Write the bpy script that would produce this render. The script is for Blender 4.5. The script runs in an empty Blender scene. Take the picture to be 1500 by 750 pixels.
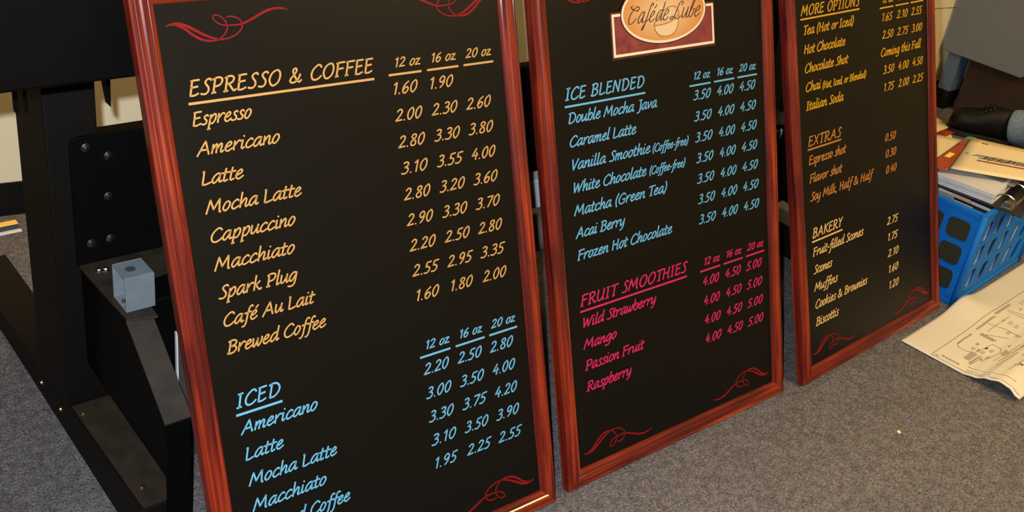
import bpy, bmesh, math, random
from mathutils import Vector, Matrix
random.seed(4)
SC = bpy.context.scene
COL = SC.collection
FZ = -0.005                      # top of the carpet

# ------------------------------------------------------------------ camera, light, exposure
cam = bpy.data.cameras.new('camera')
cam.sensor_width = 36.0
cam.lens = 37.376
cam.shift_y = -0.02377
cam.clip_start = 0.05
co = bpy.data.objects.new('camera', cam); COL.objects.link(co)
CR = Vector((0.76798325, -0.62747119, 0.12838085))
CU = Vector((0.2121396, 0.43834546, 0.87341287))
CF = Vector((0.60431658, 0.64353179, -0.46975346))
CP = Vector((-0.53155611, -1.06156795, 1.41304776))
co.matrix_world = Matrix(((CR.x, CU.x, -CF.x, CP.x), (CR.y, CU.y, -CF.y, CP.y), (CR.z, CU.z, -CF.z, CP.z), (0, 0, 0, 1)))
SC.camera = co

world = bpy.data.worlds.new('room_ambience'); SC.world = world
world.use_nodes = True
bg = world.node_tree.nodes['Background']
bg.inputs[0].default_value = (1.0, 0.86, 0.66, 1); bg.inputs[1].default_value = 0.01

def lamp(name, kind, energy, color, loc, target=None, size=0.1, size_y=None):
    l = bpy.data.lights.new(name, kind); l.energy = energy; l.color = color
    if kind == 'AREA':
        l.size = size
        if size_y: l.shape = 'RECTANGLE'; l.size_y = size_y
    elif kind in ('POINT', 'SPOT'):
        l.shadow_soft_size = size
    o = bpy.data.objects.new(name, l); COL.objects.link(o); o.location = loc
    if target is not None:
        o.rotation_euler = (Vector(target) - Vector(loc)).to_track_quat('-Z', 'Y').to_euler()
    return o
# the flash of the camera, a little above and to the left of its lens
fl = lamp('camera_flash', 'SPOT', 225.0, (0.93, 0.97, 1.0), CP + CU * 0.065 - CR * 0.045 + CF * 0.02, CP + CF * 2.0, 0.012)
fl.data.spot_size = math.radians(85); fl.data.spot_blend = 0.6
# ceiling lamps of the room: one in front to the right, one far behind
LAMPS = [((2.3, -1.9, 2.66), 116.0), ((4.6, -0.9, 2.66), 30.0), ((0.5, 1.0, 2.66), 48.0)]
WARM = (1.0, 0.68, 0.29)
for i, (p, e) in enumerate(LAMPS):
    lamp('ceiling_lamp_light', 'AREA', e, WARM, (p[0], p[1], p[2] - 0.05), (p[0], p[1], 0), 1.1, 0.5)

SC.view_settings.view_transform = 'Standard'
SC.view_settings.look = 'None'
SC.view_settings.exposure = 0.0
SC.view_settings.gamma = 1.0
SC.view_settings.use_curve_mapping = False

# ------------------------------------------------------------------ materials
def lin(r, g, b):
    f = lambda c: (c / 255 / 12.92) if c / 255 <= 0.04045 else ((c / 255 + 0.055) / 1.055) ** 2.4
    return (f(r), f(g), f(b), 1)
def mat(name, col, rough=0.5, spec=0.5, metal=0.0, noise=None, bump=None, coat=0.0):
    """noise=(scale, amount, second colour); bump=(scale, strength, distance)"""
    m = bpy.data.materials.new(name); m.use_nodes = True
    n = m.node_tree.nodes; L = m.node_tree.links; b = n['Principled BSDF']
    b.inputs['Base Color'].default_value = col; b.inputs['Roughness'].default_value = rough
    b.inputs['Specular IOR Level'].default_value = spec; b.inputs['Metallic'].default_value = metal
    b.inputs['Coat Weight'].default_value = coat; b.inputs['Coat Roughness'].default_value = 0.12
    tc = n.new('ShaderNodeTexCoord')
    if noise:
        t = n.new('ShaderNodeTexNoise'); t.inputs['Scale'].default_value = noise[0]; t.inputs['Detail'].default_value = 4
        L.new(tc.outputs['Object'], t.inputs['Vector'])
        r = n.new('ShaderNodeMapRange'); r.inputs[1].default_value = 0.35; r.inputs[2].default_value = 0.65
        r.inputs[4].default_value = noise[1]; L.new(t.outputs['Fac'], r.inputs[0])
        mx = n.new('ShaderNodeMix'); mx.data_type = 'RGBA'
        mx.inputs['A'].default_value = col; mx.inputs['B'].default_value = noise[2]
        L.new(r.outputs[0], mx.inputs['Factor']); L.new(mx.outputs['Result'], b.inputs['Base Color'])
    if bump:
        t = n.new('ShaderNodeTexNoise'); t.inputs['Scale'].default_value = bump[0]; t.inputs['Detail'].default_value = 3
        L.new(tc.outputs['Object'], t.inputs['Vector'])
        bp = n.new('ShaderNodeBump'); bp.inputs['Strength'].default_value = bump[1]; bp.inputs['Distance'].default_value = bump[2]
        L.new(t.outputs['Fac'], bp.inputs['Height']); L.new(bp.outputs['Normal'], b.inputs['Normal'])
    return m

def wood(name, axis):
    m = bpy.data.materials.new(name); m.use_nodes = True
    n = m.node_tree.nodes; L = m.node_tree.links; b = n['Principled BSDF']
    tc = n.new('ShaderNodeTexCoord'); mp = n.new('ShaderNodeMapping')
    s = [60.0, 60.0, 60.0]; s[axis] = 3.0
    mp.inputs['Scale'].default_value = s
    L.new(tc.outputs['Object'], mp.inputs['Vector'])
    t = n.new('ShaderNodeTexNoise'); t.inputs['Scale'].default_value = 1.0; t.inputs['Detail'].default_value = 6; t.inputs['Distortion'].default_value = 0.6
    L.new(mp.outputs[0], t.inputs['Vector'])
    cr = n.new('ShaderNodeValToRGB'); e = cr.color_ramp.elements
    e[0].position = 0.30; e[0].color = lin(40, 8, 9)
    e[1].position = 0.72; e[1].color = lin(152, 54, 18)
    k = e.new(0.46); k.color = lin(88, 19, 13)
    L.new(t.outputs['Fac'], cr.inputs['Fac'])
    # slow, large change between redder and browner stretches
    mp2 = n.new('ShaderNodeMapping'); s2 = [9.0, 9.0, 9.0]; s2[axis] = 5.0; mp2.inputs['Scale'].default_value = s2
    L.new(tc.outputs['Object'], mp2.inputs['Vector'])
    t2 = n.new('ShaderNodeTexNoise'); t2.inputs['Scale'].default_value = 1.0; t2.inputs['Detail'].default_value = 2
    L.new(mp2.outputs[0], t2.inputs['Vector'])
    mr = n.new('ShaderNodeMapRange'); mr.inputs[1].default_value = 0.4; mr.inputs[2].default_value = 0.75; mr.inputs[4].default_value = 0.55
    L.new(t2.outputs['Fac'], mr.inputs[0])
    mx = n.new('ShaderNodeMix'); mx.data_type = 'RGBA'; mx.inputs['B'].default_value = lin(50, 9, 12)
    L.new(mr.outputs[0], mx.inputs['Factor']); L.new(cr.outputs[0], mx.inputs['A']); L.new(mx.outputs['Result'], b.inputs['Base Color'])
    b.inputs['Roughness'].default_value = 0.5; b.inputs['Specular IOR Level'].default_value = 0.12; b.inputs['Coat Weight'].default_value = 0.5; b.inputs['Coat Roughness'].default_value = 0.07
    return m

def carpet_mat():
    m = bpy.data.materials.new('blue_grey_carpet'); m.use_nodes = True
    n = m.node_tree.nodes; L = m.node_tree.links; b = n['Principled BSDF']
    tc = n.new('ShaderNodeTexCoord')
    t = n.new('ShaderNodeTexNoise'); t.inputs['Scale'].default_value = 210; t.inputs['Detail'].default_value = 3; t.inputs['Roughness'].default_value = 0.7
    L.new(tc.outputs['Object'], t.inputs['Vector'])
    cr = n.new('ShaderNodeValToRGB'); e = cr.color_ramp.elements
    e[0].position = 0.32; e[0].color = lin(50, 49, 53)
    e[1].position = 0.68; e[1].color = lin(116, 113, 116)
    L.new(t.outputs['Fac'], cr.inputs['Fac'])
    # tufts of slightly different dye
    hs = n.new('ShaderNodeMix'); hs.data_type = 'RGBA'; hs.blend_type = 'OVERLAY'; hs.inputs['Factor'].default_value = 0.30
    t2 = n.new('ShaderNodeTexNoise'); t2.inputs['Scale'].default_value = 150; t2.inputs['Detail'].default_value = 2
    L.new(tc.outputs['Object'], t2.inputs['Vector']); L.new(cr.outputs[0], hs.inputs['A']); L.new(t2.outputs['Color'], hs.inputs['B'])
    t3 = n.new('ShaderNodeTexNoise'); t3.inputs['Scale'].default_value = 70; t3.inputs['Detail'].default_value = 2
    L.new(tc.outputs['Object'], t3.inputs['Vector'])
    mr = n.new('ShaderNodeMapRange'); mr.inputs[1].default_value = 0.35; mr.inputs[2].default_value = 0.65; mr.inputs[3].default_value = 0.78; mr.inputs[4].default_value = 1.2
    L.new(t3.outputs['Fac'], mr.inputs[0])
    mu = n.new('ShaderNodeMix'); mu.data_type = 'RGBA'; mu.blend_type = 'MULTIPLY'; mu.inputs['Factor'].default_value = 1
    L.new(hs.outputs['Result'], mu.inputs['A']); L.new(mr.outputs[0], mu.inputs['B'])
    L.new(mu.outputs['Result'], b.inputs['Base Color'])
    b.inputs['Roughness'].default_value = 0.95; b.inputs['Specular IOR Level'].default_value = 0.1
    bp = n.new('ShaderNodeBump'); bp.inputs['Strength'].default_value = 0.8; bp.inputs['Distance'].default_value = 0.004
    L.new(t.outputs['Fac'], bp.inputs['Height']); L.new(bp.outputs['Normal'], b.inputs['Normal'])
    return m

def wall_mat():
    """cream painted wall with thin level seams"""
    m = mat('cream_painted_wall', lin(214, 204, 176), 0.7, 0.3, bump=(220, 0.15, 0.002))
    n = m.node_tree.nodes; L = m.node_tree.links; b = n['Principled BSDF']
    tc = n.new('ShaderNodeTexCoord'); sx = n.new('ShaderNodeSeparateXYZ'); L.new(tc.outputs['Object'], sx.inputs[0])
    a = n.new('ShaderNodeMath'); a.operation = 'PINGPONG'; a.inputs[1].default_value = 0.2035; L.new(sx.outputs['Z'], a.inputs[0])
    d = n.new('ShaderNodeMath'); d.operation = 'LESS_THAN'; d.inputs[1].default_value = 0.0016; L.new(a.outputs[0], d.inputs[0])
    g = n.new('ShaderNodeMath'); g.operation = 'GREATER_THAN'; g.inputs[1].default_value = 3.0; L.new(sx.outputs['X'], g.inputs[0])
    q = n.new('ShaderNodeMath'); q.operation = 'MULTIPLY'; L.new(d.outputs[0], q.inputs[0]); L.new(g.outputs[0], q.inputs[1]); d = q
    mx = n.new('ShaderNodeMix'); mx.data_type = 'RGBA'; mx.inputs['A'].default_value = lin(214, 204, 176); mx.inputs['B'].default_value = lin(70, 58, 40)
    L.new(d.outputs[0], mx.inputs['Factor']); L.new(mx.outputs['Result'], b.inputs['Base Color'])
    return m

M = {}
M['carpet'] = carpet_mat()
M['wall'] = wall_mat()
M['ceiling'] = mat('white_ceiling_tile', lin(225, 220, 208), 0.9, 0.2, bump=(90, 0.3, 0.003))
M['cove'] = mat('black_vinyl_cove_base', lin(9, 8, 8), 0.5, 0.2, noise=(14, 0.5, lin(14, 13, 12)))
M['wood_v'] = wood('mahogany_grain_upright', 2)
M['wood_h'] = wood('mahogany_grain_level', 0)
M['board'] = mat('black_satin_board', lin(8, 8, 7), 0.36, 0.17, noise=(500, 0.5, lin(11, 10, 9)))
M['gold'] = mat('gold_lettering', lin(168, 128, 72), 0.5, 0.3, noise=(160, 0.35, lin(156, 117, 64)))
M['cyan'] = mat('light_blue_lettering', lin(86, 150, 184), 0.5, 0.3, noise=(160, 0.35, lin(79, 139, 171)))
M['pink'] = mat('magenta_lettering', lin(176, 27, 78), 0.5, 0.3, noise=(160, 0.35, lin(162, 24, 70)))
M['yellow'] = mat('yellow_lettering', lin(182, 136, 20), 0.5, 0.3, noise=(160, 0.35, lin(170, 126, 18)))
M['ochre'] = mat('ochre_lettering', lin(160, 106, 48), 0.5, 0.3, noise=(160, 0.35, lin(148, 98, 44)))
M['sand'] = mat('sand_lettering', lin(190, 158, 98), 0.5, 0.3, noise=(160, 0.35, lin(176, 146, 91)))
M['red'] = mat('dark_red_lettering', lin(112, 12, 18), 0.5, 0.15, noise=(90, 0.4, lin(94, 9, 17)))
M['maroon'] = mat('mottled_maroon_print', lin(124, 52, 50), 0.45, 0.3, noise=(45, 0.8, lin(84, 32, 36)))
M['maroon_d'] = mat('dark_maroon_print', lin(66, 22, 22), 0.45, 0.3, noise=(45, 0.4, lin(58, 20, 20)))
M['cream'] = mat('cream_print', lin(206, 190, 162), 0.5, 0.3, noise=(60, 0.2, lin(200, 182, 152)))
M['brown_ink'] = mat('brown_print', lin(74, 40, 24), 0.5, 0.3, noise=(60, 0.3, lin(64, 34, 20)))
M['tan_ink'] = mat('tan_print', lin(156, 100, 52), 0.5, 0.3, noise=(60, 0.3, lin(148, 94, 48)))
M['cup_fill'] = mat('pale_cup_print', lin(196, 170, 134), 0.5, 0.3, noise=(40, 0.3, lin(190, 162, 124)))
M['black'] = mat('black_powder_coat', lin(5, 5, 5), 0.5, 0.06, bump=(700, 0.12, 0.001), noise=(30, 0.6, lin(7, 7, 6)))
M['black_lit'] = mat('lit_black_steel', lin(44, 37, 29), 0.6, 0.3, noise=(26, 0.8, lin(27, 23, 19)))  # lighter copy of the black steel: warm light on upward faces, painted in
M['brown_steel'] = mat('black_steel_warm_tint', lin(10, 8, 6), 0.6, 0.14, noise=(18, 0.6, lin(8, 6, 5)))  # black steel with the brown of warm light tinted into its colour
M['bolt'] = mat('zinc_bolt', lin(170, 168, 165), 0.25, 0.5, 1.0, noise=(200, 0.5, lin(120, 118, 116)))
M['screw'] = mat('brass_screw', lin(190, 170, 130), 0.3, 0.5, 1.0, noise=(200, 0.5, lin(150, 130, 96)))
M['bracket'] = mat('blue_grey_zinc', lin(108, 118, 126), 0.42, 0.5, 0.15, noise=(60, 0.6, lin(98, 108, 118)))
M['rail'] = mat('pale_blue_grey_rail', lin(168, 178, 186), 0.45, 0.4, noise=(60, 0.5, lin(156, 166, 176)))
M['grey_pl'] = mat('grey_sheet_metal', lin(60, 62, 62), 0.5, 0.5, 0.1, noise=(40, 0.5, lin(50, 52, 54)))
M['edge'] = mat('lit_edge_highlight', lin(225, 225, 225), 0.35, 0.5, 0.2, noise=(60, 0.3, lin(200, 200, 200)))  # near-white colour stands for light catching the guard's edge
M['roller'] = mat('grey_plastic_roller', lin(92, 88, 82), 0.4, 0.5, noise=(20, 0.4, lin(80, 76, 72)))
M['plan'] = mat('drawing_paper', lin(192, 187, 174), 0.8, 0.2, noise=(7, 0.4, lin(184, 178, 164)), bump=(60, 0.1, 0.002))
M['ink'] = mat('grey_plan_ink', lin(140, 132, 116), 0.8, 0.1, noise=(140, 0.6, lin(160, 152, 134)))
M['ink_d'] = mat('dark_plan_ink', lin(70, 60, 48), 0.8, 0.1, noise=(140, 0.4, lin(90, 78, 62)))
M['blue'] = mat('blue_crate_plastic', lin(9, 98, 186), 0.6, 0.15, noise=(30, 0.5, lin(7, 88, 172)))
M['paper'] = mat('white_paper', lin(196, 196, 198), 0.8, 0.2, noise=(30, 0.3, lin(188, 188, 190)))
M['pages'] = mat('paper_block_edges', lin(182, 184, 192), 0.8, 0.2, noise=(30, 0.4, lin(166, 168, 178)))
M['cream_paper'] = mat('cream_paper', lin(206, 192, 156), 0.7, 0.25, noise=(20, 0.3, lin(200, 184, 146)))
M['orange'] = mat('orange_brochure', lin(150, 62, 20), 0.4, 0.4, noise=(24, 0.7, lin(118, 40, 17)))
M['dark_red_ink'] = mat('dark_red_print', lin(122, 52, 44), 0.6, 0.2, noise=(90, 0.6, lin(150, 86, 70)))
M['green_paper'] = mat('pale_green_flyer', lin(190, 206, 160), 0.7, 0.2, noise=(50, 0.4, lin(176, 194, 150)))
M['binder'] = mat('black_vinyl_binder', lin(17, 17, 19), 0.35, 0.4, noise=(20, 0.3, lin(14, 14, 15)))
M['folder'] = mat('olive_hanging_folder', lin(52, 49, 34), 0.7, 0.2, noise=(40, 0.5, lin(44, 41, 28)))
M['folder_d'] = mat('dark_file_folder', lin(30, 29, 26), 0.7, 0.2, noise=(40, 0.5, lin(24, 23, 21)))
M['tab'] = mat('pink_buff_tab', lin(190, 168, 150), 0.6, 0.3, noise=(40, 0.4, lin(178, 156, 140)))
M['tab_g'] = mat('grey_tab', lin(130, 130, 128), 0.5, 0.3, noise=(40, 0.4, lin(118, 118, 116)))
M['cab'] = mat('grey_cabinet_enamel', lin(98, 102, 108), 0.6, 0.25, noise=(10, 0.4, lin(92, 96, 102)), bump=(500, 0.1, 0.001))
M['cab_b'] = mat('blue_grey_enamel', lin(74, 90, 112), 0.6, 0.3, noise=(10, 0.4, lin(68, 84, 104)))
M['carton'] = mat('brown_fibreboard', lin(50, 36, 27), 0.8, 0.2, noise=(16, 0.6, lin(40, 29, 22)))
M['leather'] = mat('black_leather', lin(7, 7, 6), 0.5, 0.16, noise=(60, 0.6, lin(11, 10, 9)), bump=(150, 0.3, 0.002))
M['rubber'] = mat('black_rubber_sole', lin(14, 14, 14), 0.7, 0.3, noise=(60, 0.4, lin(20, 20, 19)))
M['denim'] = mat('faded_blue_denim', lin(86, 108, 130), 0.9, 0.1, noise=(170, 1.0, lin(120, 138, 152)), bump=(300, 0.5, 0.003))
M['sock'] = mat('black_sock_knit', lin(16, 16, 16), 0.95, 0.1, noise=(200, 0.5, lin(24, 24, 24)))
M['yellow_sheet'] = mat('yellow_sheet', lin(226, 190, 90), 0.7, 0.2, noise=(20, 0.3, lin(214, 178, 80)))
M['navy_sheet'] = mat('navy_sheet', lin(56, 62, 92), 0.7, 0.2, noise=(20, 0.3, lin(48, 54, 82)))
M['teal'] = mat('teal_card', lin(40, 140, 120), 0.6, 0.3, noise=(40, 0.3, lin(34, 126, 108)))
M['scrap'] = mat('buff_scrap', lin(226, 208, 150), 0.8, 0.2, noise=(200, 0.3, lin(210, 190, 132)))
M['lampglass'] = mat('lamp_diffuser', lin(240, 236, 226), 0.5, 0.3, noise=(20, 0.1, lin(236, 230, 220)))
# a lit diffuser is a lamp and gives off light
_b = M['lampglass'].node_tree.nodes['Principled BSDF']; _b.inputs['Emission Color'].default_value = (1, 0.8, 0.5, 1); _b.inputs['Emission Strength'].default_value = 3.0

# orange oval of the sign: printed fade from pale centre to orange rim
def oval_mat():
    m = mat('orange_oval_print', lin(240, 170, 90), 0.45, 0.3)
    n = m.node_tree.nodes; L = m.node_tree.links; b = n['Principled BSDF']
    tc = n.new('ShaderNodeTexCoord'); mp = n.new('ShaderNodeMapping')
    mp.inputs['Location'].default_value = (-0.3385 / 0.115, 0, -0.900 / 0.063); mp.inputs['Scale'].default_value = (1 / 0.115, 0, 1 / 0.063)
    L.new(tc.outputs['Object'], mp.inputs['Vector'])
    ln = n.new('ShaderNodeVectorMath'); ln.operation = 'LENGTH'; L.new(mp.outputs[0], ln.inputs[0])
    cr = n.new('ShaderNodeValToRGB'); e = cr.color_ramp.elements
    e[0].position = 0.1; e[0].color = lin(194, 166, 126); e[1].position = 0.95; e[1].color = lin(180, 122, 64)
    L.new(ln.outputs['Value'], cr.inputs['Fac']); L.new(cr.outputs[0], b.inputs['Base Color'])
    return m
M['oval'] = oval_mat()

# ------------------------------------------------------------------ object helpers
def empty(name, loc, label, cat, group=None, rot=(0, 0, 0)):
    o = bpy.data.objects.new(name, None); COL.objects.link(o); o.location = loc; o.rotation_euler = rot
    o.empty_display_size = 0.05
    tag(o, label, cat, group); return o
def tag(o, label, cat, group=None):
    o['label'] = label; o['category'] = cat
    if group: o['group'] = group
    return o
def obj(name, bm, m, parent=None, bevel=0.0, smooth=False, label=None):
    me = bpy.data.meshes.new(name)
    bmesh.ops.recalc_face_normals(bm, faces=bm.faces)
    bm.to_mesh(me); bm.free()
    ms = m if isinstance(m, (list, tuple)) else [m]
    for k in ms: me.materials.append(k)
    if smooth:
        for p in me.polygons: p.use_smooth = True
    o = bpy.data.objects.new(name, me); COL.objects.link(o)
    if parent: o.parent = parent
    if bevel:
        b = o.modifiers.new('bevel', 'BEVEL'); b.width = bevel; b.segments = 2; b.limit_method = 'ANGLE'
    if label: o['label'] = label
    return o
def struct(name, bm, m, bevel=0.0):
    o = obj(name, bm, m, None, bevel); o['kind'] = 'structure'; return o
def box(bm, x0, x1, y0, y1, z0, z1, mi=0):
    v = [bm.verts.new((x, y, z)) for z in (z0, z1) for y in (y0, y1) for x in (x0, x1)]
    for q in ((0, 1, 3, 2), (4, 5, 7, 6), (0, 1, 5, 4), (2, 3, 7, 6), (0, 2, 6, 4), (1, 3, 7, 5)):
        f = bm.faces.new([v[i] for i in q]); f.material_index = mi
    return bm
def NB(*a): return box(bmesh.new(), *a)
def prism(bm, pts, ax, a0, a1, mi=0):
    """polygon pts extruded along axis ax from a0 to a1; pts give the other two coordinates in xyz order"""
    def P(p, a):
        return {'x': (a, p[0], p[1]), 'y': (p[0], a, p[1]), 'z': (p[0], p[1], a)}[ax]
    A = [bm.verts.new(P(p, a0)) for p in pts]; B = [bm.verts.new(P(p, a1)) for p in pts]
    for f in (bm.faces.new(A), bm.faces.new(B[::-1])): f.material_index = mi
    for i in range(len(pts)):
        j = (i + 1) % len(pts); f = bm.faces.new((A[i], A[j], B[j], B[i])); f.material_index = mi
    return bm
def cyl(bm, a, b, r, r2=None, seg=20):
    a = Vector(a); b = Vector(b); d = (b - a).normalized(); r2 = r if r2 is None else r2
    t = d.orthogonal().normalized(); s = d.cross(t)
    A = []; B = []
    for i in range(seg):
        w = 2 * math.pi * i / seg; k = t * math.cos(w) + s * math.sin(w)
        A.append(bm.verts.new(a + k * r)); B.append(bm.verts.new(b + k * r2))
    bm.faces.new(A); bm.faces.new(B[::-1])
    for i in range(seg): bm.faces.new((A[i], A[(i + 1) % seg], B[(i + 1) % seg], B[i]))
    return bm
def spline(pts, n=5, closed=False):
    """Catmull-Rom through pts; a repeated point is a corner"""
    runs = [[pts[0]]]
    for a, b in zip(pts, pts[1:]):
        if abs(a[0] - b[0]) + abs(a[1] - b[1]) < 1e-9: runs.append([b])
        else: runs[-1].append(b)
    out = []
    for r in runs:
        if len(r) == 2: o = [r[0], r[1]]
        elif len(r) < 2: o = r
        else:
            cl = abs(r[0][0] - r[-1][0]) + abs(r[0][1] - r[-1][1]) < 1e-9
            e = ([r[-2]] + r + [r[1]]) if cl else ([r[0]] + r + [r[-1]])
            o = []
            for i in range(1, len(e) - 2):
                p0, p1, p2, p3 = e[i - 1:i + 3]
                for k in range(n):
                    t = k / n
                    o.append(tuple(0.5 * ((2 * p1[c]) + (-p0[c] + p2[c]) * t + (2 * p0[c] - 5 * p1[c] + 4 * p2[c] - p3[c]) * t * t + (-p0[c] + 3 * p1[c] - 3 * p2[c] + p3[c]) * t ** 3) for c in (0, 1)))
            o.append(r[-1])
        out.append(o)
    return out
def ribbon(bm, pts, half, place, nib=True, ends=True):
    """flat pen stroke along 2-d points; half is a number or a list; place(u, v, top) gives the 3-d vertex"""
    n = len(pts)
    if n < 2: return
    L = []; R = []
    for i, p in enumerate(pts):
        a = pts[max(i - 1, 0)]; b = pts[min(i + 1, n - 1)]
        dx, dy = b[0] - a[0], b[1] - a[1]; l = math.hypot(dx, dy) or 1e-9
        dx /= l; dy /= l
        h = half[i] if isinstance(half, list) else half
        if nib:
            ang = math.atan2(dy, dx); h *= 0.80 + 0.28 * abs(math.sin(ang - math.radians(35)))
        q = p
        if ends and i == 0: q = (p[0] - dx * h * 0.55, p[1] - dy * h * 0.55)
        if ends and i == n - 1: q = (p[0] + dx * h * 0.55, p[1] + dy * h * 0.55)
        L.append((q[0] - dy * h, q[1] + dx * h)); R.append((q[0] + dy * h, q[1] - dx * h))
    T = [(bm.verts.new(place(*a, 1)), bm.verts.new(place(*b, 1)), bm.verts.new(place(*a, 0)), bm.verts.new(place(*b, 0))) for a, b in zip(L, R)]
    for a, b in zip(T, T[1:]):
        bm.faces.new((a[0], a[1], b[1], b[0])); bm.faces.new((a[0], b[0], b[2], a[2])); bm.faces.new((a[1], a[3], b[3], b[1]))
    for e in (T[0], T[-1]): bm.faces.new((e[0], e[2], e[3], e[1]))

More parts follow.
